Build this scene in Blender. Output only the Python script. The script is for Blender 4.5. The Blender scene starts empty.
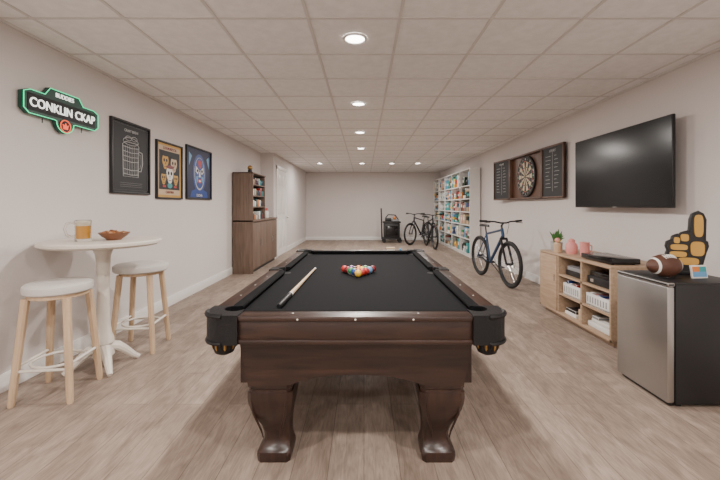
import bpy, bmesh, math, random
from mathutils import Vector, Matrix, Euler
random.seed(7)
PI=math.pi
scene=bpy.context.scene
COL=scene.collection

# ------------------------------------------------------------------ materials
def _new(name):
    m=bpy.data.materials.new(name); m.use_nodes=True
    nt=m.node_tree; b=nt.nodes['Principled BSDF']
    return m,nt,b
def mat(name,col,rough=.5,metal=0,var=.08,scale=6,bump=0,bscale=80,coat=0,spec=.5):
    m,nt,b=_new(name)
    tc=nt.nodes.new('ShaderNodeTexCoord'); n=nt.nodes.new('ShaderNodeTexNoise')
    n.inputs['Scale'].default_value=scale; n.inputs['Detail'].default_value=4
    nt.links.new(tc.outputs['Object'],n.inputs['Vector'])
    r=nt.nodes.new('ShaderNodeValToRGB')
    r.color_ramp.elements[0].position=.3; r.color_ramp.elements[1].position=.7
    r.color_ramp.elements[0].color=[max(0,c*(1-var)) for c in col]+[1]
    r.color_ramp.elements[1].color=[min(1,c*(1+var)) for c in col]+[1]
    nt.links.new(n.outputs['Fac'],r.inputs['Fac']); nt.links.new(r.outputs['Color'],b.inputs['Base Color'])
    b.inputs['Roughness'].default_value=rough; b.inputs['Metallic'].default_value=metal
    b.inputs['Coat Weight'].default_value=coat; b.inputs['Specular IOR Level'].default_value=spec
    if bump:
        n2=nt.nodes.new('ShaderNodeTexNoise'); n2.inputs['Scale'].default_value=bscale
        nt.links.new(tc.outputs['Object'],n2.inputs['Vector'])
        bp=nt.nodes.new('ShaderNodeBump'); bp.inputs['Strength'].default_value=bump; bp.inputs['Distance'].default_value=.01
        nt.links.new(n2.outputs['Fac'],bp.inputs['Height']); nt.links.new(bp.outputs['Normal'],b.inputs['Normal'])
    return m
def wood(name,c1,c2,rough=.45,stretch=(12,12,1.2),coat=0,spec=.5):
    m,nt,b=_new(name)
    tc=nt.nodes.new('ShaderNodeTexCoord'); mp=nt.nodes.new('ShaderNodeMapping')
    mp.inputs['Scale'].default_value=stretch
    n=nt.nodes.new('ShaderNodeTexNoise'); n.inputs['Scale'].default_value=3; n.inputs['Detail'].default_value=7; n.inputs['Distortion'].default_value=.6
    r=nt.nodes.new('ShaderNodeValToRGB')
    r.color_ramp.elements[0].position=.32; r.color_ramp.elements[1].position=.68
    r.color_ramp.elements[0].color=list(c1)+[1]; r.color_ramp.elements[1].color=list(c2)+[1]
    nt.links.new(tc.outputs['Object'],mp.inputs['Vector']); nt.links.new(mp.outputs['Vector'],n.inputs['Vector'])
    nt.links.new(n.outputs['Fac'],r.inputs['Fac']); nt.links.new(r.outputs['Color'],b.inputs['Base Color'])
    b.inputs['Roughness'].default_value=rough; b.inputs['Coat Weight'].default_value=coat
    b.inputs['Coat Roughness'].default_value=.25; b.inputs['Specular IOR Level'].default_value=spec
    return m
def emit(name,col,s):
    m,nt,b=_new(name)
    b.inputs['Base Color'].default_value=list(col)+[1]
    b.inputs['Emission Color'].default_value=list(col)+[1]; b.inputs['Emission Strength'].default_value=s
    return m
def glass(name,col,rough=.02):
    m,nt,b=_new(name)
    b.inputs['Base Color'].default_value=list(col)+[1]; b.inputs['Roughness'].default_value=rough
    b.inputs['Transmission Weight'].default_value=1; b.inputs['IOR'].default_value=1.4
    return m

M={}
M['wall']=mat('wall_paint',(.65,.605,.585),.8,var=.015,scale=1.5,bump=.04,bscale=250)
M['trim']=mat('trim_white',(.80,.78,.76),.4,var=.01)
M['white']=mat('white_laminate',(.74,.73,.71),.4,var=.02)
M['grid']=mat('ceiling_tbar',(.64,.61,.59),.6,var=.02)
M['black']=mat('black_plastic',(.010,.010,.011),.45,var=.1)
M['leather']=mat('black_leather',(.007,.007,.008),.45,var=.2,bump=.2,bscale=160,spec=.3)
M['gloss']=mat('black_gloss',(.006,.006,.007),.15,var=.05)
M['screen']=mat('tv_screen',(.005,.006,.007),.2,var=.05,spec=.3)
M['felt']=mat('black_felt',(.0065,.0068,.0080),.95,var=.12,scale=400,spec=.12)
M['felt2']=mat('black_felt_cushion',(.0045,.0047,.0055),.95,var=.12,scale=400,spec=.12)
mh1,mh2=(.013,.0056,.0038),(.036,.0155,.0100)
M['mahog']=wood('mahogany',mh1,mh2,.38,(9,1.0,9),.12)
M['mahogx']=wood('mahogany_cross',mh1,mh2,.38,(1.0,9,9),.12)
M['mahogz']=wood('mahogany_leg',mh1,mh2,.36,(9,9,1.5),.15)
M['oak']=wood('light_oak',(.48,.34,.215),(.60,.44,.29),.5,(14,14,1.2))
M['oakx']=wood('light_oak_x',(.35,.24,.155),(.46,.33,.225),.5,(1.2,14,14))
M['walnut']=wood('walnut_laminate',(.115,.074,.053),(.185,.127,.095),.55,(10,10,.8))
M['dartwood']=wood('dart_cabinet_wood',(.08,.037,.022),(.14,.07,.042),.4,(10,1,10))
M['cream']=mat('cream_paint',(.68,.63,.56),.4,var=.02)
M['seat']=mat('stool_cushion',(.58,.55,.52),.7,var=.03,bump=.1,bscale=200)
M['steel']=mat('stainless',(.46,.45,.44),.36,1,var=.06,scale=2)
M['chrome']=mat('chrome',(.6,.6,.6),.2,1,var=.02)
M['gold']=mat('gold_paint',(.52,.29,.06),.5,var=.08)
M['brass']=mat('antique_brass',(.42,.25,.08),.35,.8,var=.3,scale=60)
M['rubber']=mat('tire_rubber',(.012,.012,.012),.75,var=.1)
M['red']=mat('red',(.45,.03,.025),.4); M['blue']=mat('blue',(.02,.06,.26),.4)
M['teal']=mat('teal',(.04,.28,.30),.4); M['yellow']=mat('yellow',(.75,.46,.05),.4)
M['orange']=mat('orange',(.65,.20,.04),.4); M['green']=mat('green',(.03,.20,.07),.4)
M['purple']=mat('purple',(.12,.03,.18),.4); M['pink']=mat('pink',(.74,.30,.28),.45)
M['maroon']=mat('maroon',(.16,.015,.02),.4); M['tan']=mat('tan',(.55,.40,.26),.5)
M['grey']=mat('grey',(.25,.25,.26),.5); M['lgrey']=mat('light_grey',(.5,.5,.5),.5); M['navy']=mat('navy',(.012,.018,.06),.5)
M['ink']=mat('poster_black',(.011,.012,.014),.55); M['paper']=mat('paper_white',(.72,.70,.66),.7)
M['skyb']=mat('sky_blue',(.12,.32,.55),.4)
M['leaf']=mat('leaf_green',(.06,.20,.04),.5,var=.3,scale=30)
M['pot']=mat('grey_pot',(.42,.42,.41),.6)
M['leatherbrown']=mat('football_leather',(.085,.032,.018),.5,var=.15,bump=.3,bscale=260)
M['neong']=emit('neon_green',(.03,.75,.32),1.6); M['neonw']=emit('neon_white',(.95,.97,.9),1.3)
M['neonr']=emit('neon_red',(.9,.12,.05),1.0)
M['signb']=mat('sign_body',(.008,.05,.035),.4)
M['lamp']=emit('lamp_lens',(1,.95,.88),14)
M['beer']=mat('beer_liquid',(.72,.34,.03),.15,var=.05); M['glass']=glass('clear_glass',(.97,.95,.90))
M['foam']=mat('beer_foam',(.85,.80,.68),.8)
M['bowl']=mat('bowl_brown',(.20,.08,.035),.35); M['snack']=mat('pretzels',(.34,.13,.04),.6,var=.3,scale=40)
M['bikeblue']=mat('bike_blue',(.015,.05,.12),.3,.3,coat=.5)
M['bikeblack']=mat('bike_dark',(.02,.02,.025),.3,.3)
M['dartgreen']=mat('dart_green',(.02,.14,.06),.8); M['dartcream']=mat('dart_cream',(.58,.50,.36),.8)

def floor_mat():
    m,nt,b=_new('floor_vinyl_plank')
    tc=nt.nodes.new('ShaderNodeTexCoord')
    mp=nt.nodes.new('ShaderNodeMapping'); mp.inputs['Rotation'].default_value=(0,0,PI/2)
    br=nt.nodes.new('ShaderNodeTexBrick')
    br.inputs['Scale'].default_value=1; br.inputs['Brick Width'].default_value=1.22; br.inputs['Row Height'].default_value=.178
    br.inputs['Mortar Size'].default_value=.0016; br.inputs['Mortar Smooth'].default_value=.1
    br.inputs['Color1'].default_value=(.330,.262,.216,1); br.inputs['Color2'].default_value=(.246,.190,.153,1)
    br.inputs['Mortar'].default_value=(.13,.098,.076,1); br.offset=.37
    nt.links.new(tc.outputs['Object'],mp.inputs['Vector']); nt.links.new(mp.outputs['Vector'],br.inputs['Vector'])
    def grain(sc,s,dist,c0,c1,p0,p1):
        mp2=nt.nodes.new('ShaderNodeMapping'); mp2.inputs['Scale'].default_value=sc
        n=nt.nodes.new('ShaderNodeTexNoise'); n.inputs['Scale'].default_value=s; n.inputs['Detail'].default_value=9; n.inputs['Distortion'].default_value=dist
        nt.links.new(tc.outputs['Object'],mp2.inputs['Vector']); nt.links.new(mp2.outputs['Vector'],n.inputs['Vector'])
        r=nt.nodes.new('ShaderNodeValToRGB'); r.color_ramp.elements[0].position=p0; r.color_ramp.elements[1].position=p1
        r.color_ramp.elements[0].color=(c0,c0*.985,c0*.97,1); r.color_ramp.elements[1].color=(c1,c1,c1,1)
        nt.links.new(n.outputs['Fac'],r.inputs['Fac']); return r.outputs['Color']
    def mul(a,c):
        mx=nt.nodes.new('ShaderNodeMix'); mx.data_type='RGBA'; mx.blend_type='MULTIPLY'; mx.inputs[0].default_value=1
        nt.links.new(a,mx.inputs[6]); nt.links.new(c,mx.inputs[7]); return mx.outputs[2]
    c=mul(br.outputs['Color'],grain((20,2.0,1),2.6,1.6,.76,1.09,.32,.66))
    c=mul(c,grain((4.5,2.0,1),1.8,1.2,.80,1.12,.35,.65))
    nt.links.new(c,b.inputs['Base Color'])
    b.inputs['Roughness'].default_value=.5; b.inputs['Specular IOR Level'].default_value=.35
    return m
def ceil_mat():
    m,nt,b=_new('ceiling_tile')
    tc=nt.nodes.new('ShaderNodeTexCoord')
    n=nt.nodes.new('ShaderNodeTexNoise'); n.inputs['Scale'].default_value=14; n.inputs['Detail'].default_value=6
    nt.links.new(tc.outputs['Object'],n.inputs['Vector'])
    r=nt.nodes.new('ShaderNodeValToRGB'); r.color_ramp.elements[0].position=.35; r.color_ramp.elements[1].position=.65
    r.color_ramp.elements[0].color=(.80,.785,.775,1); r.color_ramp.elements[1].color=(.87,.855,.845,1)
    nt.links.new(n.outputs['Fac'],r.inputs['Fac']); nt.links.new(r.outputs['Color'],b.inputs['Base Color'])
    b.inputs['Roughness'].default_value=.9
    bp=nt.nodes.new('ShaderNodeBump'); bp.inputs['Strength'].default_value=.08; bp.inputs['Distance'].default_value=.01
    nt.links.new(n.outputs['Fac'],bp.inputs['Height']); nt.links.new(bp.outputs['Normal'],b.inputs['Normal'])
    return m
M['floor']=floor_mat(); M['ceil']=ceil_mat()

# ------------------------------------------------------------------ mesh builder
def empty(name,loc=(0,0,0),rot=(0,0,0)):
    o=bpy.data.objects.new(name,None); o.location=loc; o.rotation_euler=rot
    o.empty_display_size=.1; COL.objects.link(o); return o
class MB:
    def __init__(s): s.bm=bmesh.new(); s.mats=[]
    def mi(s,m):
        m=M[m] if isinstance(m,str) else m
        if m not in s.mats: s.mats.append(m)
        return s.mats.index(m)
    def box(s,a,b,m,bev=0,seg=2,rot=None):
        a=Vector(a); b=Vector(b); c=(a+b)/2; d=b-a
        mt=Matrix.Translation(c)@(rot.to_4x4() if rot else Matrix.Identity(4))@Matrix.Diagonal((abs(d.x),abs(d.y),abs(d.z),1))
        r=bmesh.ops.create_cube(s.bm,size=1,matrix=mt); vs=r['verts']; i=s.mi(m)
        fs=set(f for v in vs for f in v.link_faces)
        for f in fs: f.material_index=i
        if bev:
            es=list(set(e for v in vs for e in v.link_edges))
            bmesh.ops.bevel(s.bm,geom=es,offset=bev,segments=seg,affect='EDGES',profile=.5)
        return s
    def cbox(s,c,d,m,bev=0,rot=None):
        c=Vector(c); d=Vector(d)/2; return s.box(c-d,c+d,m,bev,2,rot)
    def rings(s,rings,m,closed=False,cap=True):
        i=s.mi(m); R=[[s.bm.verts.new(p) for p in r] for r in rings]; n=len(R[0])
        k=len(R)
        for a in range(k if closed else k-1):
            A=R[a]; B=R[(a+1)%k]
            for j in range(n):
                f=s.bm.faces.new((A[j],A[(j+1)%n],B[(j+1)%n],B[j])); f.material_index=i
        if cap and not closed:
            f=s.bm.faces.new(list(reversed(R[0]))); f.material_index=i
            f=s.bm.faces.new(R[-1]); f.material_index=i
        return s
    def tube(s,pts,r,m,seg=10,closed=False,flat=1.0):
        pts=[Vector(p) for p in pts]; n=len(pts)
        rad=r if isinstance(r,(list,tuple)) else [r]*n
        rings=[]; N=None
        for k in range(n):
            if closed: t=(pts[(k+1)%n]-pts[k-1])
            elif k==0: t=pts[1]-pts[0]
            elif k==n-1: t=pts[-1]-pts[-2]
            else: t=(pts[k+1]-pts[k]).normalized()+(pts[k]-pts[k-1]).normalized()
            t.normalize()
            if N is None:
                u=Vector((0,0,1)) if abs(t.z)<.9 else Vector((1,0,0))
                N=(u-t*u.dot(t)).normalized()
            else:
                N=(N-t*N.dot(t)).normalized()
            B=t.cross(N)
            rings.append([pts[k]+(N*math.cos(a)+B*math.sin(a)*flat)*rad[k] for a in [2*PI*j/seg for j in range(seg)]])
        return s.rings(rings,m,closed)
    def cyl(s,a,b,r,m,seg=20,r2=None): return s.tube([a,b],[r,r if r2 is None else r2],m,seg)
    def circle(s,c,R,r,m,ax='y',n=40,seg=8):
        c=Vector(c); P=[]
        for k in range(n):
            a=2*PI*k/n; u,v=R*math.cos(a),R*math.sin(a)
            P.append(c+Vector((u,0,v) if ax=='y' else (u,v,0) if ax=='z' else (0,u,v)))
        return s.tube(P,r,m,seg,True)
    def lathe(s,prof,m,o=(0,0,0),seg=32,mtx=None,cap=True):
        o=Vector(o); rr=[]
        for r,z in prof:
            ring=[Vector((max(r,1e-4)*math.cos(2*PI*j/seg),max(r,1e-4)*math.sin(2*PI*j/seg),z)) for j in range(seg)]
            if mtx: ring=[mtx@p for p in ring]
            rr.append([p+o for p in ring])
        return s.rings(rr,m,False,cap)
    def prism(s,poly,d0,d1,m,plane='xy'):
        def P(u,v,d):
            return {'xy':(u,v,d),'xz':(u,d,v),'yz':(d,u,v)}[plane]
        i=s.mi(m)
        A=[s.bm.verts.new(P(u,v,d0)) for u,v in poly]; B=[s.bm.verts.new(P(u,v,d1)) for u,v in poly]
        fs=[s.bm.faces.new(A),s.bm.faces.new(B)]
        n=len(poly)
        for j in range(n): fs.append(s.bm.faces.new((A[j],A[(j+1)%n],B[(j+1)%n],B[j])))
        for f in fs: f.material_index=i
        return s
    def ball(s,c,r,m,sc=(1,1,1),seg=20):
        mt=Matrix.Translation(Vector(c))@Matrix.Diagonal((sc[0],sc[1],sc[2],1))
        q=bmesh.ops.create_uvsphere(s.bm,u_segments=seg,v_segments=seg//2+2,radius=r,matrix=mt); i=s.mi(m)
        for f in set(f for v in q['verts'] for f in v.link_faces): f.material_index=i
        return s
    def done(s,name,parent=None,loc=None,rot=None,ang=35,smooth=True):
        bmesh.ops.recalc_face_normals(s.bm,faces=s.bm.faces)
        me=bpy.data.meshes.new(name); 
        for f in s.bm.faces: f.smooth=smooth
        s.bm.to_mesh(me); s.bm.free()
        for m in s.mats: me.materials.append(m)
        if smooth:
            try: me.set_sharp_from_angle(angle=math.radians(ang))
            except Exception: pass
        o=bpy.data.objects.new(name,me); COL.objects.link(o)
        if parent: o.parent=parent
        if loc: o.location=loc
        if rot: o.rotation_euler=rot
        return o
def text(s,size,parent,loc,m,ext=.0015,name='lettering',sx=1,rot=(0,0,0),bold=0):
    c=bpy.data.curves.new(name,'FONT'); c.body=s; c.size=size; c.extrude=ext; c.align_x='CENTER'; c.align_y='CENTER'
    c.offset=bold
    o=bpy.data.objects.new(name,c); COL.objects.link(o); o.parent=parent; o.location=loc; o.scale=(sx,1,1); o.rotation_euler=rot
    c.materials.append(M[m]); return o
def ell(cx,cy,rx,ry,n=28,a0=0,a1=2*PI):
    full=abs(a1-a0-2*PI)<1e-6
    return [(cx+rx*math.cos(a0+(a1-a0)*k/(n if full else n-1)),cy+ry*math.sin(a0+(a1-a0)*k/(n if full else n-1))) for k in range(n)]
LW=(PI/2,0,PI/2); RW=(PI/2,0,-PI/2)   # flat things on left / right wall (local xy plane, z out of the wall)

# ------------------------------------------------------------------ room
XL,XL2,XR,YB,YF,H=-2.55,-2.23,2.95,14.2,-2.4,2.62
YJ=9.1
MB().box((XL-.12,YF-.1,-.1),(XR+.12,YB+.1,0),'floor').done('floor',smooth=False)
MB().box((XL-.12,YF-.1,H),(XR+.12,YB+.1,H+.1),'ceil').done('ceiling',smooth=False)
MB().box((XL-.12,YF-.1,0),(XL,YJ+.0,H),'wall').box((XL-.12,YJ,0),(XL2,YB,H),'wall').done('wall_left',smooth=False)
MB().box((XR,YF-.1,0),(XR+.12,YB+.1,H),'wall').done('wall_right',smooth=False)
MB().box((XL-.12,YB,0),(XR,YB+.12,H),'wall').done('wall_back',smooth=False)
MB().box((XL,YF-.1,0),(XR,YF,H),'wall').done('wall_front',smooth=False)
def bb(a,b,name):
    MB().box(a,b,'trim',.004).done(name)
bb((XL,YF,0),(XL+.016,YJ,.13),'baseboard_left')
MB().box((XL2,YJ-.016,0),(XL2+.016,9.3,.13),'trim').box((XL2,10.6,0),(XL2+.016,YB,.13),'trim').box((XL+.016,YJ-.016,0),(XL2,YJ,.13),'trim').done('baseboard_left_far')
bb((XR-.016,YF,0),(XR,YB,.13),'baseboard_right')
bb((XL2+.016,YB-.016,0),(XR-.016,YB,.13),'baseboard_back')
g=MB(); x=-.39-.64*4
while x<XR:
    if x>XL: g.box((x-.011,YF,H-.006),(x+.011,YB,H),'grid')
    x+=.64
y=2.57-.61*8
while y<YB:
    if y>YF: g.box((XL,y-.011,H-.0055),(XR,y+.011,H),'grid')
    y+=.61
g.box((XL,YF,H-.02),(XL+.02,YJ,H),'grid').box((XR-.02,YF,H-.02),(XR,YB,H),'grid').box((XL2,YB-.02,H-.02),(XR,YB,H),'grid').box((XL2,YJ,H-.02),(XL2+.02,YB,H),'grid')
g.done('trim_ceiling_grid',smooth=False)
def down(x,y,p):
    e=empty('recessed_light',(x,y,H))
    MB().lathe([(.095,-.004),(.095,-.012),(.080,-.016),(.074,-.012),(.074,-.006)],'trim',cap=False).done('trim_ring',e)
    MB().lathe([(.074,-.007),(.0001,-.007)],'lamp',cap=False).done('lens',e)
    l=bpy.data.lights.new('downlight','AREA'); l.shape='DISK'; l.size=.15; l.energy=p; l.color=(1,.935,.875)
    o=bpy.data.objects.new('downlight',l); COL.objects.link(o); o.parent=e; o.location=(0,0,-.03)
for yy in (2.875,4.705,6.535,8.365): down(-.07,yy,64)
for xx in (-1.35,-.07,.85,1.65): down(xx,11.3,30)
for xx in (-1.35,1.21): 
    for yy in (-1.4,.43): down(xx,yy,62)  # added fill: unseen downlights above and behind the camera
# door
d=empty('door_1',(XL2,9.95,0),(PI/2,0,PI/2))
b=MB(); b.box((-.48,.01,0),(.48,2.25,.02),'trim')
for x0 in (-.40,.05):
    for y0,y1 in ((.2,.95),(1.1,1.75),(1.85,2.12)):
        b.box((x0,y0,.02),(x0+.35,y1,.026),'trim',.006)
b.done('slab',d)
MB().box((-.58,0,0),(-.48,2.35,.03),'trim',.004).box((.48,0,0),(.58,2.35,.03),'trim',.004).box((-.58,2.25,0),(.58,2.35,.032),'trim',.004).done('casing',d)
MB().cyl((.41,1.0,.02),(.41,1.0,.06),.012,'chrome').ball((.41,1.0,.075),.028,'chrome').done('knob',d)

# ------------------------------------------------------------------ pool table
PT=empty('pool_table',(-.04,3.02,0))
hw,hl=.717,1.305
zt,zb=.797,.663
b=MB()
def arch(h0,h1,zt_,zb_,rise):
    p=[(-h0,zt_),(h0,zt_),(h1,zb_),(h1-.17,zb_)]
    n=18
    for k in range(n+1):
        t=1-2*k/n; x=t*(h1-.22); p.append((x,zb_+.012+rise*(1-abs(t)**2.6)))
    p+=[(-h1+.17,zb_),(-h1,zb_)]
    return p
b.prism(arch(.585,.535,.67,.415,.045),-1.19,-1.15,'mahogx','xz')
b.prism(arch(.585,.535,.67,.415,.045),1.15,1.19,'mahogx','xz')
b.prism(arch(1.15,1.15,.67,.415,.045),-.585,-.55,'mahog','yz')
b.prism(arch(1.15,1.15,.67,.415,.045),.55,.585,'mahog','yz')
b.box((-.53,-1.15,.50),(.53,1.15,.67),'mahog')
b.done('cabinet',PT)
MB().box((-.61,-1.215,.646),(.61,1.215,.668),'mahogx',.006).done('cabinet_moulding',PT)
c=.165
b=MB()
for sy in (-1,1):
    y0,y1=sorted((sy*(hl-.010),sy*(hl-.05)))
    b.box((-hw+c,y0,zb),(hw-c,y1,.773),'mahogx',.006)
    y0,y1=sorted((sy*(hl),sy*(hl-.105)))
    b.box((-hw+c,y0,.768),(hw-c,y1,zt),'mahogx',.010)
    y0,y1=sorted((sy*(hl-.002),sy*(hl-.04)))
    b.box((-hw+c,y0,zb),(hw-c,y1,zb+.022),'mahogx',.006)
for sx in (-1,1):
    for a0,a1 in ((-hl+c,-.065),(.065,hl-c)):
        x0,x1=sorted((sx*(hw-.010),sx*(hw-.05)))
        b.box((x0,a0,zb),(x1,a1,.773),'mahog',.006)
        x0,x1=sorted((sx*hw,sx*(hw-.105)))
        b.box((x0,a0,.768),(x1,a1,zt),'mahog',.010)
b.done('rails',PT)
b=MB()
for sy in (-1,1):
    for k in (-.3,0,.3): b.lathe([(.005,zt-.001),(.005,zt+.0008)],'paper',(k,sy*(hl-.05),0),12)
for sx in (-1,1):
    for k in (-.9,-.62,-.33,.33,.62,.9): b.lathe([(.005,zt-.001),(.005,zt+.0008)],'paper',(sx*(hw-.05),k,0),12)
for k in (-.27,0,.27): b.tube([(k,-hl+.004,.782),(k,-hl-.0008,.782)],.0045,'paper',12)
b.done('rail_sights',PT)
MB().box((-hw+.06,-hl+.06,.69),(hw-.06,hl-.06,.762),'felt').done('felt_bed',PT)
b=MB()
def cush(p0,p1,nrm):
    p0=Vector(p0);p1=Vector(p1);n=Vector(nrm);d=(p1-p0).normalized()
    rings=[]
    for p,s in ((p0,0),(p1,0)):
        sg=1 if p is p0 else -1
        rings.append([p+Vector((0,0,.757)),p+Vector((0,0,zt-.002)),p+n*.045+d*sg*.035+Vector((0,0,zt-.004)),p+n*.05+d*sg*.04+Vector((0,0,zt-.012)),p+n*.035+d*sg*.03+Vector((0,0,.757))])
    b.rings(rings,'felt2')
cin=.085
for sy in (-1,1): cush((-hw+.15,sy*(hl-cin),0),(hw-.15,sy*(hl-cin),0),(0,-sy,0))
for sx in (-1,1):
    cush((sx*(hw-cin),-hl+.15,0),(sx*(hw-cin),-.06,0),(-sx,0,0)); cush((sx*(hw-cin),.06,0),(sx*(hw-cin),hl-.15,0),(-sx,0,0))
bmesh.ops.translate(b.bm,verts=b.bm.verts,vec=(0,0,.0035))
b.done('cushions',PT)
b=MB()
for sx in (-1,1):
    for sy in (-1,1):
        def T(u,v): return (sx*(hw-u+.006),sy*(hl-v+.006))
        P=[T(.175,0)]
        for k in range(11):
            a=PI/2*k/10; P.append(T(.10-.10*math.sin(a),.10-.10*math.cos(a)))
        P+=[T(0,.175),T(.11,.175)]
        for k in range(13):
            a=math.radians(75-210*k/12)
            P.append(T(.125-.052*math.cos(a)*1.0,.125+.052*math.sin(a)) )
        P+=[T(.175,.11)]
        b.prism(P,zb+.0,zt+.005,'leather')
        L=[]
        for k in range(11):
            a=PI/2*k/10; L.append(T(.10-.098*math.sin(a),.10-.098*math.cos(a))+(zt-.002,))
        b.tube(L,.012,'leather',8)
        L2=[(p[0],p[1],zb+.006) for p in L]; b.tube(L2,.010,'leather',8)
        cx,cy=T(.125,.125)
        b.lathe([(.0001,.7625),(.058,.7625)],'black',(cx,cy,0),24,cap=False)
        fx,fy=T(.085,.085)
        b.lathe([(.02,.592),(.045,.605),(.056,.635),(.058,.67)],'leather',(fx,fy,0),20)
        for k in range(16):
            a=2*PI*k/16; q=(fx+.056*math.cos(a),fy+.056*math.sin(a))
            b.tube([(q[0],q[1],.665),(q[0]-.004*math.cos(a),q[1]-.004*math.sin(a),.635),(q[0]-.02*math.cos(a),q[1]-.02*math.sin(a),.605)],[.006,.007,.003],'brass' if k%2 else 'leather',6)
for sx in (-1,1):
    P=[]
    for u,v in [(0,-.07),(0,.07),(.105,.07)]+[(.115-.05*math.cos(a)*1.0,.045*math.sin(a)) for a in [math.radians(80-160*k/10) for k in range(11)]]+[(.105,-.07)]:
        P.append((sx*(hw-u+.004),v))
    b.prism(P,zb,zt+.005,'leather')
    b.lathe([(.0001,.7626),(.045,.7626)],'black',(sx*(hw-.115),0,0),20,cap=False)
    b.lathe([(.02,.592),(.045,.605),(.052,.665)],'leather',(sx*(hw-.06),0,0),16)
b.done('leather_pockets',PT)
b=MB()
def leg(sx,sy):
    prof=[(.42,.112,0),(.395,.112,0),(.39,.106,0),(.378,.106,0),(.372,.113,0),(.345,.114,0),(.31,.110,.0),(.27,.101,.002),(.22,.086,.008),(.18,.073,.015),(.14,.065,.02),(.105,.063,.022),(.08,.067,.02),(.06,.077,.016),(.05,.085,.012),(.03,.087,.012),(.0,.083,.012)]
    cx,cy=sx*.435,sy*1.065
    rr=[]
    for z,h,o in reversed(prof):
        ox,oy=cx-sx*o,cy-sy*o
        rr.append([(ox+p*h,oy+q*h,z) for p,q in [(-1,-.8),(-.8,-1),(.8,-1),(1,-.8),(1,.8),(.8,1),(-.8,1),(-1,.8)]])
    b.rings(rr,'mahogz')
    for s2 in (-1,1):
        b.tube([(cx+s2*.085,cy+sy*.110,.33),(cx+s2*.080,cy+sy*.102,.27),(cx+s2*.063,cy+sy*.084,.21),(cx+s2*.050,cy+sy*.066,.16),(cx+s2*.044,cy+sy*.056,.12)],[.006,.007,.006,.005,.003],'mahogz',6)
for sx in (-1,1):
    for sy in (-1,1): leg(sx,sy)
b.done('legs',PT,ang=40)

# balls
b=MB(); cols=['yellow','blue','red','green','orange','red','maroon','black','yellow','skyb','red','purple','orange','green','maroon']
k=0; r=.0286
for row in range(5):
    for j in range(row+1):
        x=(j-row/2)*2*r*1.01; y=row*2*r*.88
        b.ball((x,y,r),r,cols[k],seg=18)
        if k%2: 
            b.lathe([(.0001,.0285),(.011,.0265)],'paper',(x,y,r+.0005),12,cap=False)
            b.lathe([(r*1.006,-.009),(r*1.006*1.0,.009)],'paper',(x,y,r),18,Matrix.Rotation(random.uniform(.8,1.6),3,'X'),cap=False)
        k+=1
b.done('billiard_balls',None,(-.045,2.84,.7635))
cue=empty('cue_stick',(-.45,1.95,.779))
dv=Vector((.035,1.20,0)); 
b=MB(); L=lambda t:tuple(dv*t)
b.tube([L(0),L(.01),L(.22)],[.012,.0155,.0145],'leather',14); b.tube([L(.22),L(.235)],.0147,'paper',14)
b.tube([L(.235),L(.40)],[.0143,.0125],'tan',14); b.tube([L(.40),L(.41)],.0128,'gold',14)
b.tube([L(.41),L(.975)],[.0122,.0075],'oak',14); b.tube([L(.975),L(.993)],.0077,'paper',12); b.tube([L(.993),L(1)],.007,'skyb',12)
b.done('shaft',cue)
MB().box((-.012,-.012,0),(.012,.012,.022),'skyb',.003).lathe([(.0001,.0225),(.008,.0225)],'blue',cap=False).done('billiard_chalk',None,(.42,4.27,.798))
MB().box((-.05,-.02,0.012),(.05,.02,.035),'tan',.006).box((-.045,-.016,0),(.045,.016,.012),'paper').done('table_brush',None,(.31,4.27,.798))

# ------------------------------------------------------------------ left wall posters
def frame(y0,y1,z0,z1,fm,pm,mat_w=0):
    e=empty('framed_poster',(XL,(y0+y1)/2,(z0+z1)/2),LW); w=(y1-y0)/2; h=(z1-z0)/2; t=.022
    MB().box((-w,-h,0),(-w+t,h,.03),fm,.003).box((w-t,-h,0),(w,h,.03),fm,.003).box((-w+t,-h,0),(w-t,-h+t,.03),fm,.003).box((-w+t,h-t,0),(w-t,h,.03),fm,.003).done('frame',e)
    MB().box((-w+t,-h+t,.002),(w-t,h-t,.012),pm).done('print',e)
    return e,w-t,h-t
e,w,h=frame(3.69,4.36,1.44,2.215,'black','ink')
b=MB(); z=.0145
def line(P,r=.0035,m='lgrey',cl=False): b.tube([(p[0],p[1],z) for p in P],r,m,6,cl)
line([(-.14,-.20),(-.15,.14),(-.10,.17),(.10,.17),(.13,.14),(.12,-.20)],.0035,cl=True)
for k in range(9): line([(-.125+k*.029,-.185),(-.13+k*.030,.13)],.0020)
for yv in (-.17,-.12,-.03,.02,.07,.12): line([(-.14,yv),(-.0,yv-.012),(.125,yv)],.0033)
line([(.13,.09),(.19,.08),(.20,-.04),(.17,-.13),(.125,-.13)],.0045)
line([(.13,.06),(.165,.055),(.172,-.035),(.15,-.10),(.125,-.10)],.002)
line([(p[0],p[1]) for p in ell(-.01,.18,.13,.04,24)],.003,cl=True)
line([(p[0],p[1]) for p in ell(-.05,.21,.05,.025,16)],.0025,cl=True); line([(p[0],p[1]) for p in ell(.05,.215,.05,.025,16)],.0025,cl=True)
for k in range(3): line([(-.19,-.27-.02*k),(.19,-.27-.02*k)],.0018,'grey')
line([(-w+.02,-h+.02),(w-.02,-h+.02),(w-.02,h-.02),(-w+.02,h-.02)],.0015,'grey',True)
b.done('barrel_art',e)
text('CRAFT BREW',.04,e,(0,.29,.0135),'lgrey')
e,w,h=frame(4.50,5.14,1.40,2.13,'black','gold')
b=MB()
b.box((-w+.03,-h+.03,.012),(w-.03,h-.03,.0135),'tan').box((-w+.045,-h+.10,.0135),(w-.045,h-.09,.0145),'ink')
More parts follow.
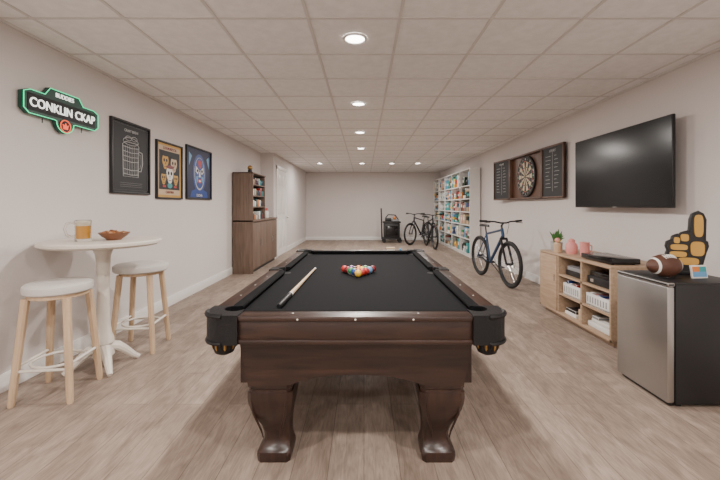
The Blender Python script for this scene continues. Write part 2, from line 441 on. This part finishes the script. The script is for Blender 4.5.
for cx,cy,s,cm in ((-.11,.13,1,'gold'),(.10,.11,1.05,'tan'),(0,-.03,1.15,'paper'),(-.15,-.09,.8,'gold'),(.15,-.09,.8,'gold')):
    b.prism(ell(cx,cy,.075*s,.085*s),.0145,.016,cm); b.prism(ell(cx,cy-.075*s,.045*s,.04*s),.0145,.0162,cm)
    for q in (-1,1): b.prism(ell(cx+q*.03*s,cy,.018*s,.022*s,14),.016,.0172,'ink')
    b.prism([(cx-.01,cy-.03*s),(cx+.01,cy-.03*s),(cx,cy-.055*s)][::1],.0165,.0175,'ink')
    b.box((cx-.03*s,cy-.085*s,.0165),(cx+.03*s,cy-.078*s,.0175),'maroon')
    b.prism(ell(cx,cy+.07*s,.085*s,.02*s),.0165,.018,'maroon' if cm=='paper' else 'ink')
b.prism(ell(0,-.19,.06,.035),.0145,.016,'teal'); b.box((-.17,-.215,.0145),(-.10,-.19,.016),'red'); b.box((.10,-.215,.0145),(.17,-.19,.016),'red')
b.done('skull_art',e)
text('LOS MUERTOS',.05,e,(0,h-.06,.0142),'maroon',bold=.001); text('CANTINA',.045,e,(0,-h+.065,.0142),'maroon',bold=.001)
e,w,h=frame(5.26,6.12,1.41,2.195,'black','navy')
b=MB()
b.prism(ell(0,0,.22,.30,36),.012,.014,'blue'); b.prism(ell(0,.0,.17,.25,36),.014,.0155,'lgrey'); b.prism(ell(0,.01,.155,.235,36),.0155,.0165,'blue')
for q in (-1,1):
    b.prism([(q*u,v) for u,v in ((.02,.05),(.12,.11),(.135,.03),(.07,-.01))],.0165,.018,'paper'); b.prism(ell(q*.075,.045,.03,.022,16),.018,.019,'ink')
    b.prism([(q*u,v) for u,v in ((.01,.22),(.06,.18),(.03,.10),(.0,.08))],.0165,.018,'red')
    b.prism([(q*u,v) for u,v in ((.05,-.03),(.13,-.05),(.10,-.15),(.06,-.11))],.0165,.018,'skyb')
    b.prism([(q*u,v) for u,v in ((.25,.25),(.34,.10),(.34,.30))],.012,.0135,'skyb')
    b.prism([(q*u,v) for u,v in ((.06,-.22),(.26,-.27),(.30,-.36),(.02,-.36))],.0125,.0137,'blue')
b.prism(ell(0,-.11,.055,.035,20),.0165,.018,'red'); b.prism(ell(0,-.11,.035,.016,20),.018,.019,'paper')
b.prism([(-.02,.03),(.02,.03),(.03,-.05),(-.03,-.05)],.0165,.018,'paper')
b.done('mask_art',e); text('LUCHA',.06,e,(0,-h+.04,.0145),'paper')

# neon sign
e=empty('neon_bar_sign',(XL,3.09,2.09),LW)
P=[(-.385,-.05),(-.385,.075),(-.33,.10),(-.20,.10),(-.15,.165),(.15,.165),(.20,.10),(.33,.10),(.385,.075),(.385,-.05),(.34,-.085),(.11,-.085)]+ell(0,-.09,.09,.085,12,0,-PI)+[(-.11,-.085),(-.34,-.085)]
b=MB(); b.prism(P,.012,.045,'signb'); b.box((-.2,-.05,0),(.2,.08,.012),'black'); b.done('panel',e)
b=MB(); b.tube([(p[0]*.985,p[1]*.97,.05) for p in P],.0034,'neong',8,True); b.done('neon_outline',e)
b=MB(); b.box((-.345,-.055,.045),(.345,.072,.049),'ink',.001); b.done('text_panel',e)
text('CONKLIN CKAP',.098,e,(0,.004,.051),'neonw',.003,sx=.93,bold=.001)
text('BUDDIES',.05,e,(0,.122,.047),'neonw',.002,sx=.95)
b=MB(); b.prism(ell(0,-.115,.058,.055,24),.045,.05,'ink'); b.tube([(p[0],p[1],.052) for p in ell(0,-.115,.052,.05,24)],.005,'neonr',6,True)
b.prism([(-.03,-.10),(-.012,-.11),(0,-.085),(.012,-.11),(.03,-.10),(.022,-.14),(-.022,-.14)],.05,.054,'neonr')
for q in (-1,1): b.tube([(q*.20,-.09,.03),(q*.20,-.13,.03)],.004,'black',6)
b.done('emblem',e)

# ------------------------------------------------------------------ bar table & stools
TH=1.035
e=empty('bar_table',(-2.12,3.0,TH-1.02))
MB().lathe([(.385,.975),(.40,.985),(.418,.992),(.42,1.0),(.42,1.012),(.413,1.02),(.0001,1.02)],'cream',seg=56,cap=True).done('top',e)
MB().lathe([(.13,.975),(.12,.955),(.07,.94),(.055,.90),(.05,.85),(.043,.6),(.048,.35),(.06,.26),(.075,.22),(.078,.19),(.06,.16),(.075,.13),(.08,.09),(.06,.06),(.0001,.06)],'cream',seg=32).done('pedestal',e)
b=MB()
for k in range(4):
    a=PI/4+k*PI/2; c_,s_=math.cos(a),math.sin(a)
    P=[(.04,.15),(.10,.135),(.155,.09),(.215,.03),(.255,.003)]
    b.tube([(r_*c_,r_*s_,z_) for r_,z_ in P],[.045,.04,.032,.024,.018],'cream',10)
b.done('feet',e)
def stool(x,y,rz,rs=1):
    e=empty('bar_stool',(x,y,0),(0,0,rz)); hs=.765
    MB().lathe([(.0001,hs-.055),(.198*rs,hs-.055),(.212*rs,hs-.045),(.216*rs,hs-.02),(.212*rs,hs),(.195*rs,hs+.012),(.10,hs+.017),(.0001,hs+.018)],'seat',seg=44).done('seat_cushion',e)
    MB().lathe([(.0001,hs-.085),(.165,hs-.085),(.175,hs-.08),(.175,hs-.055),(.0001,hs-.055)],'oak',seg=36).done('seat_frame',e)
    b=MB(); T=.125; Bm=.175
    for sx in (-1,1):
        for sy in (-1,1):
            rr=[]
            for z,h in ((0,.016),(.02,.019),(.3,.021),(hs-.075,.023)):
                t=z/(hs-.075); cx=sx*(Bm+(T-Bm)*t); cy=sy*(Bm+(T-Bm)*t)
                rr.append([(cx+p*h,cy+q*h,z) for p,q in [(-1,-.5),(-.5,-1),(.5,-1),(1,-.5),(1,.5),(.5,1),(-.5,1),(-1,.5)]])
            b.rings(rr,'oak')
    b.done('legs',e)
    b=MB()
    z=.22; q=Bm+(T-Bm)*z/.68
    for s in (-1,1):
        b.tube([(-q,s*q,z),(q,s*q,z)],.010,'cream',10); b.tube([(s*q,-q,z+.03),(s*q,q,z+.03)],.010,'cream',10)
    b.circle((0,0,z+.015),.15,.009,'cream','z',40,8)
    b.done('footrest',e)
stool(-2.15,2.60,.14,.93); stool(-2.07,3.43,.12,1.06)
def mug(x,y,rz,s=1):
    e=empty('beer_mug',(x,y,TH),(0,0,rz)); e.scale=(s,s,s)
    MB().lathe([(.0001,0),(.042,0),(.046,.01),(.044,.03),(.047,.135),(.0435,.137),(.0415,.12),(.0415,.016),(.0001,.012)],'glass',seg=28).done('glass_body',e)
    MB().lathe([(.0001,.016),(.0395,.018),(.041,.100),(.0001,.100)],'beer',seg=28).done('beer',e)
    MB().lathe([(.0001,.1005),(.041,.1005),(.0413,.122),(.03,.128),(.0001,.130)],'foam',seg=28).done('foam',e)
    MB().tube([(.044,0,.118),(.062,0,.122),(.085,0,.115),(.094,0,.08),(.083,0,.042),(.062,0,.030),(.044,0,.032)],.0075,'glass',10).done('handle',e)
mug(-2.20,2.89,PI+.66,1.2)
e=empty('snack_bowl',(-2.03,3.0,TH))
MB().lathe([(.0001,0),(.05,0),(.055,.008),(.085,.03),(.112,.06),(.107,.062),(.08,.036),(.05,.016),(.0001,.014)],'bowl',seg=36).done('bowl',e)
b=MB()
for k in range(46):
    a=random.uniform(0,2*PI); r_=.085*math.sqrt(random.random()); z=.05+.028*(1-r_/.085)+random.uniform(-.006,.008)
    t=random.uniform(0,PI); l=.016
    p=Vector((r_*math.cos(a),r_*math.sin(a),z)); q=Vector((math.cos(t)*l,math.sin(t)*l,random.uniform(-.006,.006)))
    b.tube([p-q,p+Vector((0,0,.005)),p+q],.006,random.choice(['snack','snack','tan','bowl']),6)
b.lathe([(.0001,.03),(.08,.045),(.06,.06),(.0001,.07)],'snack',seg=20)
b.done('pretzels',e)

# ------------------------------------------------------------------ hutch cabinet
e=empty('storage_cabinet',(-2.136,7.1,0),(0,0,PI/2))
b=MB(); Dp=.395
b.box((0,0,0),(.025,Dp,1.96),'walnut',.003)
b.box((.92,0.02,1.04),(.945,Dp,1.96),'walnut',.003)
b.box((0,0,1.94),(.945,Dp,1.965),'walnut',.003)
b.box((.02,Dp-.02,1.0),(.94,Dp,1.95),'walnut')
for z in (1.28,1.50,1.72): b.box((.02,.02,z),(.93,Dp-.01,z+.02),'walnut')
b.box((.02,.02,.06),(1.95,Dp,1.0),'walnut',.003); b.box((.0,-.01,1.0),(1.97,Dp,1.035),'walnut',.004); b.box((.03,.05,0),(1.93,Dp,.06),'black')
for k in range(4): b.box((.03+.48*k,0,.08),(.03+.48*k+.47,.02,.98),'walnut',.004)
b.done('carcass',e)
b=MB()
for k in range(4): 
    xx=.03+.48*k+(.43 if k%2==0 else .04); b.tube([(xx,-.02,.50),(xx,-.02,.64)],.006,'chrome',8)
b.done('handles',e)
b=MB()
for z in (1.035,1.30,1.52,1.74):
    x=.05
    while x<.86:
        w_=random.uniform(.04,.12); hh=random.uniform(.09,.17)
        b.box((x,.05,z),(x+w_,.05+random.uniform(.1,.2),z+hh),random.choice(['red','paper','black','tan','navy','maroon','orange','teal','paper']),.004); x+=w_+random.uniform(.005,.05)
b.done('shelf_trinkets',e)
MB().lathe([(.0001,0),(.05,0),(.06,.03),(.05,.14),(.025,.2),(.03,.23),(.0001,.23)],'maroon',seg=20).done('vase',e,(1.15,.18,1.035))
MB().box((0,.0,0),(.22,.15,.16),'paper',.004).box((.02,.02,.16),(.2,.13,.24),'red',.004).done('boxes',e,(1.35,.1,1.035))
MB().lathe([(.0001,0),(.06,0),(.045,.04),(.04,.08),(.0001,.085)],'black',seg=20).ball((0,0,.12),.05,'brass').done('trophy',e,(.4,.18,1.965))

# ------------------------------------------------------------------ bookcases
e=empty('bookcase',(2.66,14.15,0),(0,0,-PI/2)); Ln=4.88; nU=5; uw=Ln/nU; Hb=2.28; Db=.26
b=MB()
for k in range(nU+1):
    x0=k*uw-.018; x1=k*uw+.018
    if k==0: x0,x1=0,.03
    if k==nU: x0,x1=Ln-.03,Ln+.005
    b.box((x0,0,0),(x1,Db+.002,Hb),'white')
rows=[.06,.44,.80,1.14,1.48,1.82,Hb-.03]
for z in rows: b.box((.01,0.004,z),(Ln-.01,Db-.01,z+.028),'white')
b.box((.01,Db-.012,.01),(Ln-.01,Db,Hb-.01),'white'); b.box((.01,.02,0),(Ln-.01,.04,.06),'white')
b.done('shelving',e,smooth=False)
b=MB(); pal=['teal','red','paper','maroon','skyb','skyb','grey','tan','green','black','maroon','tan','white','blue','grey','teal','orange','yellow','paper','teal','black','pink']
for k in range(nU):
    for i in range(len(rows)-1):
        z=rows[i]+.029; hmax=rows[i+1]-rows[i]-.05; x=k*uw+.03
        while x<(k+1)*uw-.11:
            w_=random.uniform(.08,.27); w_=min(w_,(k+1)*uw-.03-x); hh=hmax*random.uniform(.55,.97); t=random.random(); m=random.choice(pal)
            if t<.15 and w_>.09:
                r_=min(w_/2,hmax/2,.10); b.ball((x+r_,.12,z+r_),r_,m,seg=14); w_=2*r_
            elif t<.27:
                r_=min(w_/2*.9,.09); b.lathe([(r_*.9,0),(r_,hh*.5),(r_*.95,hh*.8),(r_*.5,hh)],m,(x+r_,.12,z),14); w_=2*r_
            elif t<.62:
                n=random.randint(2,5); zz=z
                for q in range(n):
                    h2=hh/n; b.box((x,.015+random.uniform(0,.03),zz),(x+w_,.22,zz+h2*.95),random.choice(pal),.003); zz+=h2
            else:
                hh=min(hh,hmax*.9)
                b.box((x,.015,z),(x+w_,.21,z+hh),m,.006); b.box((x+w_*.25,.0115,z+hh*.4),(x+w_*.75,.0145,z+hh*.7),'paper')
            x+=w_+random.uniform(.004,.02)
b.done('stored_games_and_toys',e)

# ------------------------------------------------------------------ bicycles
def bicycle(rear,front,fm,lean=0):
    rear=Vector(rear); front=Vector(front); d=front-rear; yaw=math.atan2(d.y,d.x)
    e=empty('bicycle',(rear.x,rear.y,0),(lean,0,yaw)); R=.345; az=.375; wb=d.length
    for nm,x in (('rear_wheel',0),('front_wheel',wb)):
        b=MB(); b.circle((x,0,az),R,.029,'rubber','y',44,10); b.circle((x,0,az),R-.035,.013,'bikeblack','y',44,6)
        b.tube([(x,-.05,az),(x,.05,az)],.02,'bikeblack',12)
        for k in range(24):
            a=2*PI*k/24; s=.03*(1 if k%2 else -1)
            b.tube([(x+.018*math.cos(a+.5),s,az+.018*math.sin(a+.5)),(x+(R-.04)*math.cos(a),0,az+(R-.04)*math.sin(a))],.0018,'chrome',4)
        b.circle((x,.045,az),.075,.004,'chrome','y',24,5)
        b.done(nm,e)
    bbk=(.43,0,.31); st=(.27,0,.80); ht=(wb-.26,0,.93); hb=(wb-.215,0,.80)
    b=MB()
    b.tube([bbk,st],.019,fm,12); b.tube([st,(wb-.27,0,.91)],.020,fm,12); b.tube([bbk,(wb-.22,0,.82)],[.025,.028],fm,12); b.tube([ht,hb],.026,fm,12)
    for s in (-1,1):
        b.tube([(bbk[0],s*.02,bbk[2]),(0,s*.06,az)],.011,fm,8); b.tube([(st[0],s*.015,st[2]-.04),(0.02,s*.05,az+.02)],.009,fm,8)
    b.done('frame',e)
    b=MB()
    for s in (-1,1): b.tube([(wb-.20,s*.05,.765),(wb-.10,s*.052,.57),(wb,s*.055,az)],[.021,.020,.015],'bikeblack',10)
    b.tube([(wb-.20,-.06,.77),(wb-.20,.06,.77)],.02,'bikeblack',10); b.tube([(wb-.20,0,.765),hb],.018,'bikeblack',10)
    b.done('fork',e)
    b=MB(); b.tube([ht,(wb-.275,0,.98),(wb-.21,0,1.03)],.017,'bikeblack',10)
    b.tube([(wb-.30,-.36,1.06),(wb-.24,-.14,1.05),(wb-.21,-.05,1.03),(wb-.21,.05,1.03),(wb-.24,.14,1.05),(wb-.30,.36,1.06)],.013,'bikeblack',10)
    for s in (-1,1):
        b.tube([(wb-.305,s*.37,1.062),(wb-.275,s*.25,1.056)],.018,'rubber',10); b.tube([(wb-.22,s*.22,1.04),(wb-.2,s*.33,1.03)],.006,'black',6)
    b.tube([(wb-.24,.1,1.04),(wb-.12,.05,1.0),(wb-.15,.03,.85)],.004,'black',6)
    b.done('handlebar',e)
    b=MB(); b.tube([st,(.235,0,.93)],.013,'black',10)
    b.rings([[(x,y_*w_,z+.0) for y_,z in ((-1,.935),(-.9,.965),(0,.975),(.9,.965),(1,.935),(0,.93))] for x,w_ in ((.10,.06),(.14,.078),(.20,.07),(.28,.035),(.36,.02),(.375,.012))],'black')
    b.done('saddle',e,ang=60)
    b=MB(); b.circle((bbk[0],.055,bbk[2]),.085,.005,'grey','y',28,5); b.tube([(bbk[0],-.07,bbk[2]),(bbk[0],.07,bbk[2])],.02,'black',12)
    b.tube([(bbk[0],.075,bbk[2]),(bbk[0]+.15,.08,bbk[2]-.07)],.010,'black',8); b.tube([(bbk[0],-.075,bbk[2]),(bbk[0]-.15,-.08,bbk[2]+.07)],.010,'black',8)
    b.cbox((bbk[0]+.15,.13,bbk[2]-.07),(.09,.09,.02),'black',.004); b.cbox((bbk[0]-.15,-.13,bbk[2]+.07),(.09,.09,.02),'black',.004)
    for s in (-1,1): b.tube([(bbk[0],.055,bbk[2]+s*.085),(0,.055,az+s*.04)],.004,'grey',5)
    b.circle((0,.055,az),.04,.006,'grey','y',20,5)
    b.done('drivetrain',e)
    MB().tube([(.30,.05,.32),(.33,.28,.012)],.008,'black',8).done('kickstand',e)
bicycle((2.21,7.02),(2.33,5.90),'bikeblue')
bicycle((2.06,12.22),(2.13,11.1),'bikeblack')
bicycle((2.28,13.2),(1.55,12.35),'bikeblack')

# black utility cart
e=empty('utility_cart',(.98,13.35,0))
b=MB(); b.box((-.30,-.24,.12),(.34,.22,.18),'black',.01).box((-.27,-.22,.18),(.30,.2,.70),'black',.03).box((-.30,-.24,.70),(.33,.22,.76),'black',.012)
b.box((-.20,-.226,.26),(.22,-.22,.60),'gloss',.002)
b.tube([(-.33,.2,.1),(-.36,.2,1.22),(-.36,-.2,1.22),(-.33,-.2,.1)],.015,'black',8)
for sx in (-.26,.30):
    for sy in (-.19,.17): b.tube([(sx,sy-.02,.07),(sx,sy+.02,.07)],.07,'rubber',18)
b.tube([(-.26,-.17,.07),(-.26,.17,.07)],.01,'chrome',6).tube([(.30,-.17,.07),(.30,.17,.07)],.01,'chrome',6)
b.tube([(-.26,-.17,.07),(-.26,-.17,.14)],.01,'black',6).tube([(.30,-.17,.07),(.30,-.17,.14)],.01,'black',6)
b.done('cart_body',e)
b=MB(); b.box((-.22,-.14,.76),(.0,.08,.88),'black',.02).box((.02,-.14,.76),(.28,.08,.83),'grey',.01).ball((.12,-.02,.88),.06,'orange')
b.tube([(-.2,0,.88),(-.1,0,1.0),(.15,.02,.98),(.28,.05,.8)],.02,'black',8)
b.done('cart_load',e)

# ------------------------------------------------------------------ dartboard cabinet
e=empty('dartboard_cabinet',(XR-.004,6.60,1.835),RW)
b=MB(); w,h=.65,.405; t=.03
b.box((-w,-h,0),(w,h,.02),'ink').box((-w,-h,0),(-w+t,h,.09),'dartwood',.004).box((w-t,-h,0),(w,h,.09),'dartwood',.004).box((-w,-h,0),(w,-h+t,.09),'dartwood',.004).box((-w,h-t,0),(w,h,.09),'dartwood',.004)
b.box((-w+t,-h+t,.02),(w-t,h-t,.024),'dartwood')
b.done('case',e)
b=MB(); R=.365
b.lathe([(.0001,.024),(R,.024),(R,.055),(R-.01,.06),(.0001,.06)],'ink',seg=60)
def sector(r0,r1,a0,a1,m,z0=.06,z1=.0615):
    n=4
    P=[(r1*math.cos(a0+(a1-a0)*k/n),r1*math.sin(a0+(a1-a0)*k/n)) for k in range(n+1)]+[(r0*math.cos(a1-(a1-a0)*k/n),r0*math.sin(a1-(a1-a0)*k/n)) for k in range(n+1)]
    b.prism(P,z0,z1,m)
for k in range(20):
    a0=2*PI*(k-.5)/20; a1=a0+2*PI/20; m1,m2=('ink','red') if k%2 else ('dartcream','dartgreen')
    sector(.03,.155,a0,a1,m1); sector(.155,.172,a0,a1,m2); sector(.172,.262,a0,a1,m1); sector(.262,.28,a0,a1,m2)
b.lathe([(.03,.062),(.0001,.062)],'dartgreen',cap=False,seg=20); b.lathe([(.013,.063),(.0001,.063)],'red',cap=False,seg=16)
b.circle((0,0,.062),.34,.003,'chrome','z',50,6)
b.done('dartboard',e)
for k in range(20):
    a=PI/2-2*PI*k/20; text(str([20,1,18,4,13,6,10,15,2,17,3,19,7,16,8,11,14,9,12,5][k]),.045,e,(.31*math.cos(a),.31*math.sin(a),.061),'paper',.0008,'number')
for sx,nm in ((-1,'far'),(1,'near')):
    de=empty('scoreboard_door_'+nm,(sx*w,0,.09)); de.parent=e
    de.rotation_euler=(0,(.15 if sx<0 else .03),0)
    b=MB(); ww=.63
    x0,x1=sorted((0,sx*ww))
    b.box((x0,-h,-.035),(x1,h,-.012),'ink')
    for a,c_ in ((x0,x0+t),(x1-t,x1)): b.box((a,-h,-.04),(c_,h,0),'dartwood',.003)
    b.box((x0,-h,-.04),(x1,-h+t,0),'dartwood',.003).box((x0,h-t,-.04),(x1,h,0),'dartwood',.003)
    xm=(x0+x1)/2
    for k in range(9): b.box((xm-.2,.24-.06*k,-.012),(xm-.2+random.uniform(.08,.16),.245-.06*k,-.011),'lgrey'); b.box((xm+.05,.24-.06*k,-.012),(xm+.05+random.uniform(.06,.14),.245-.06*k,-.011),'lgrey')
    b.box((xm-.002,-.3,-.012),(xm+.002,.3,-.011),'lgrey')
    b.done('chalkboard',de)
    text('HOME' if sx<0 else 'AWAY',.06,de,(xm,.32,-.0115),'lgrey',.0006)

# ------------------------------------------------------------------ television
e=empty('television',(2.835,4.13,1.722),RW)
MB().box((-.775,-.43,0),(.775,.43,.028),'black',.005).box((-.6,-.35,-.03),(.6,.2,0),'black',.01).done('housing',e)
MB().box((-.765,-.415,.0285),(.765,.422,.0295),'screen').done('screen',e)
MB().box((-.3,-.12,-.115),(.3,.12,-.105),'black').box((-.05,-.06,-.11),(.05,.06,-.03),'black').box((-.03,-.427,.028),(.03,-.42,.031),'chrome').done('wall_bracket',e)

# ------------------------------------------------------------------ media console
e=empty('media_console',(2.27,4.76,0),(0,0,-PI/2)); Lc=1.37; Dc=.6; Hc=.75
b=MB(); t=.025
b.box((0,0,Hc-t),(Lc,Dc,Hc),'oakx',.003).box((0,0,.05),(t,Dc,Hc-t),'oakx',.002).box((Lc-t,0,.05),(Lc,Dc,Hc-t),'oakx',.002).box((0,0,.05),(Lc,Dc,.05+t),'oakx',.002)
b.box((.02,Dc-.015,.05),(Lc-.02,Dc,Hc-t),'oakx')
b.box((.42,.005,.07),(.42+t,Dc,Hc-t),'oakx').box((.88,.005,.07),(.88+t,Dc,Hc-t),'oakx')
b.box((.44,.005,.50),(Lc-t,Dc,.52),'oakx').box((.44,.005,.28),(Lc-t,Dc,.30),'oakx')
b.box((.04,.05,0),(Lc-.04,Dc-.04,.05),'oakx')
b.done('carcass',e)
MB().box((.028,-.006,.08),(.415,.012,Hc-t-.004),'oakx',.003).tube([(.375,-.012,.42),(.375,-.012,.5)],.005,'chrome',8).done('cabinet_front',e)
CR=(0,0,-PI/2)
b=MB(); b.box((.50,.06,.521),(.84,.4,.58),'black',.004).box((.53,.06,.581),(.80,.35,.63),'grey',.004).done('game_console',e)
b=MB(); b.box((.94,.04,.521),(1.30,.4,.60),'black',.006).box((.97,.05,.601),(1.26,.35,.65),'gloss',.004).box((1.0,.036,.545),(1.05,.04,.575),'chrome').done('stereo_receiver',e)
def basket(x0,x1,z,hh):
    b=MB(); b.box((x0,.03,z),(x1,.045,z+hh),'white',.003).box((x0,.4,z),(x1,.415,z+hh),'white',.003).box((x0,.045,z),(x0+.015,.4,z+hh),'white',.003).box((x1-.015,.045,z),(x1,.4,z+hh),'white',.003).box((x0,.03,z),(x1,.41,z+.01),'white')
    for k in range(6): 
        xx=x0+.02+k*(x1-x0-.08)/5; b.box((xx,.06,z+.011),(xx+.035,.38,z+hh*random.uniform(.8,1.25)),random.choice(['black','paper','red','grey','blue']),.003)
    for k in range(8): b.box((x0+.02+k*(x1-x0-.04)/8,.0285,z+.03),(x0+.035+k*(x1-x0-.04)/8,.031,z+hh-.03),'grey')
    b.done('storage_basket',None,(2.27,4.76,0),CR)
basket(.50,.84,.301,.13); basket(.94,1.31,.301,.12)
b=MB()
b.box((.50,.05,.0755),(.72,.35,.11),'paper',.003).box((.51,.06,.111),(.70,.33,.145),'black',.003).box((.75,.06,.0755),(.85,.3,.19),'tan',.003)
b.box((.93,.05,.0755),(1.32,.4,.13),'white',.01).box((.98,.06,.131),(1.28,.35,.17),'paper',.008).box((1.0,.055,.171),(1.10,.3,.2),'grey',.004)
b.done('board_games',e)
e=empty('potted_plant',(2.40,4.60,.75))
MB().lathe([(.0001,0),(.055,0),(.065,.02),(.07,.11),(.062,.11),(.058,.095),(.0001,.09)],'pot',seg=28).done('pot',e)
b=MB()
for k in range(34):
    a=random.uniform(0,2*PI); o=random.uniform(.02,.10); hh=random.uniform(.12,.2)-o*.5; p0=Vector((.02*math.cos(a),.02*math.sin(a),.09)); p2=Vector((o*math.cos(a),o*math.sin(a),.09+hh)); p1=(p0+p2)/2+Vector((0,0,.03))
    b.tube([p0,p1,p2],[.006,.011,.001],'leaf',6,flat=.3)
b.done('leaves',e)
MB().lathe([(.0001,0),(.05,0),(.062,.03),(.066,.08),(.055,.12),(.035,.135),(.035,.15),(.04,.155),(.02,.175),(.0001,.18)],'pink',seg=28).done('candy_jar',None,(2.43,4.32,.75))
MB().lathe([(.0001,0),(.04,0),(.045,.02),(.045,.10),(.03,.12),(.0001,.12)],'tan',seg=24).ball((0,0,.145),.032,'pink').box((-.012,-.03,.13),(.012,-.045,.15),'yellow',.003).done('figurine',None,(2.34,4.46,.75))
MB().lathe([(.0001,0),(.045,0),(.05,.03),(.048,.14),(.052,.15),(.0001,.15)],'pink',seg=24).tube([(.05,0,.12),(.08,0,.11),(.08,0,.05),(.05,0,.04)],.007,'pink',8).done('pitcher',None,(2.50,4.18,.75))
e=empty('cable_box',(2.47,3.72,.75))
MB().box((-.14,-.24,.008),(.14,.24,.06),'gloss',.005).box((-.142,-.1,.025),(-.14,.1,.045),'screen').cyl((-.1,-.2,0),(-.1,-.2,.01),.012,'black').cyl((.1,-.2,0),(.1,-.2,.01),.012,'black').cyl((-.1,.2,0),(-.1,.2,.01),.012,'black').cyl((.1,.2,0),(.1,.2,.01),.012,'black').done('box_body',e)

# ------------------------------------------------------------------ mini fridge
e=empty('mini_fridge',(1.965,2.87,0),(0,0,-PI/2))
MB().box((0,.055,.02),(.48,.52,.80),'black',.008).box((-.002,.05,.795),(.482,.525,.812),'black',.006).done('body',e)
MB().box((0,0,.03),(.48,.05,.785),'steel',.012).box((.0,.002,.785),(.48,.052,.811),'black',.008).done('door',e)
b=MB(); 
for x in (.04,.44):
    for y in (.1,.48): b.cyl((x,y,0),(x,y,.022),.018,'black')
b.box((.02,.03,.006),(.46,.06,.032),'black',.003).done('feet',e)

# football
e=empty('football',(2.11,2.59,.812),(0,0,.12))
L=.14; R=.080
def fr(t): return R*(max(0,1-abs(t)**2.0))**.85
b=MB()
segs=[(-.995,-.66,'leatherbrown'),(-.66,-.56,'paper'),(-.56,.56,'leatherbrown'),(.56,.66,'paper'),(.66,.995,'leatherbrown')]
for a,c_,m in segs:
    k=10; rg=[]
    for i in range(k+1):
        t=a+(c_-a)*i/k; rg.append([(t*L,fr(t)*math.cos(u),R+fr(t)*math.sin(u)) for u in [2*PI*j/24 for j in range(24)]])
    b.rings(rg,m,cap=abs(a)>.9 or abs(c_)>.9)
b.done('ball',e,ang=60)
b=MB(); b.tube([(t*L,-.035,R+math.sqrt(max(0,fr(t)**2-.035**2))+.001) for t in (-.3,-.15,0,.15,.3)],.003,'paper',6)
for k in range(6):
    t=-.27+.108*k; z_=R+math.sqrt(fr(t)**2-.035**2)
    b.tube([(t*L,-.052,z_-.010),(t*L,-.035,z_+.003),(t*L,-.018,z_+.009)],.003,'paper',6)
b.done('laces',e)
MB().lathe([(.028,0),(.035,0),(.035,.012),(.028,.012)],'black',seg=24,cap=False).done('ball_stand',e)

# foam finger: black body with gold raised face
e=empty('foam_finger',(2.36,2.70,.812),(0,0,-.38))
hand=[(-.07,.05),(-.055,.03),(.075,.03),(.085,.09),(.10,.16),(.115,.21),(.11,.24),(.098,.25),(.098,.30),(.101,.40),(.086,.44),(.06,.458),(.030,.44),(.018,.40),(.012,.30),(.0,.315),(-.03,.305),(-.045,.285),(-.06,.29),(-.085,.275),(-.09,.25),(-.118,.235),(-.125,.20),(-.115,.17),(-.125,.14),(-.115,.115),(-.09,.10)]
b=MB(); b.prism(hand,-.025,.025,'black','xz'); b.tube([(p[0],-.02,p[1]) for p in hand],.008,'black',6,True); b.done('foam_body',e)
b=MB()
def pad(cx,cz,rx,rz,n=20,p=.6):
    P=[]
    for k in range(n):
        a=2*PI*k/n; c_,s_=math.cos(a),math.sin(a)
        P.append((cx+rx*abs(c_)**p*(1 if c_>=0 else -1),cz+rz*abs(s_)**p*(1 if s_>=0 else -1)))
    b.prism(P,-.036,-.024,'gold','xz')
pad(.059,.355,.026,.080)            # index finger
pad(-.022,.268,.024,.026); pad(-.068,.248,.017,.022)   # curled knuckles
pad(-.055,.198,.050,.021); pad(-.060,.147,.050,.020)
pad(.052,.190,.040,.052); pad(.0,.098,.060,.026)
b.done('gold_face',e)
MB().box((-.11,-.05,0),(.10,.05,.032),'black',.005).done('base',e)
b=MB(); b.box((-.06,-.006,0),(.06,.006,.09),'paper',.002).box((-.052,-.0075,.01),(.052,-.006,.045),'skyb').box((-.052,-.0075,.045),(.0,-.006,.08),'orange').box((.0,-.0075,.045),(.052,-.006,.08),'teal')
b.done('picture_card',None,(2.31,2.54,.812),(-.15,0,.1))

# ------------------------------------------------------------------ world + camera
w=bpy.data.worlds.new('world'); scene.world=w; w.use_nodes=True
w.node_tree.nodes['Background'].inputs[0].default_value=(1,.95,.9,1); w.node_tree.nodes['Background'].inputs[1].default_value=.3
cd=bpy.data.cameras.new('camera'); cam=bpy.data.objects.new('camera',cd); COL.objects.link(cam)
cam.location=(0,0,1.31); cam.rotation_euler=(PI/2,0,0)
cd.sensor_width=36; cd.lens=36*369/720; cd.shift_x=-4/720; cd.shift_y=-34/720; cd.clip_start=.05
scene.camera=cam
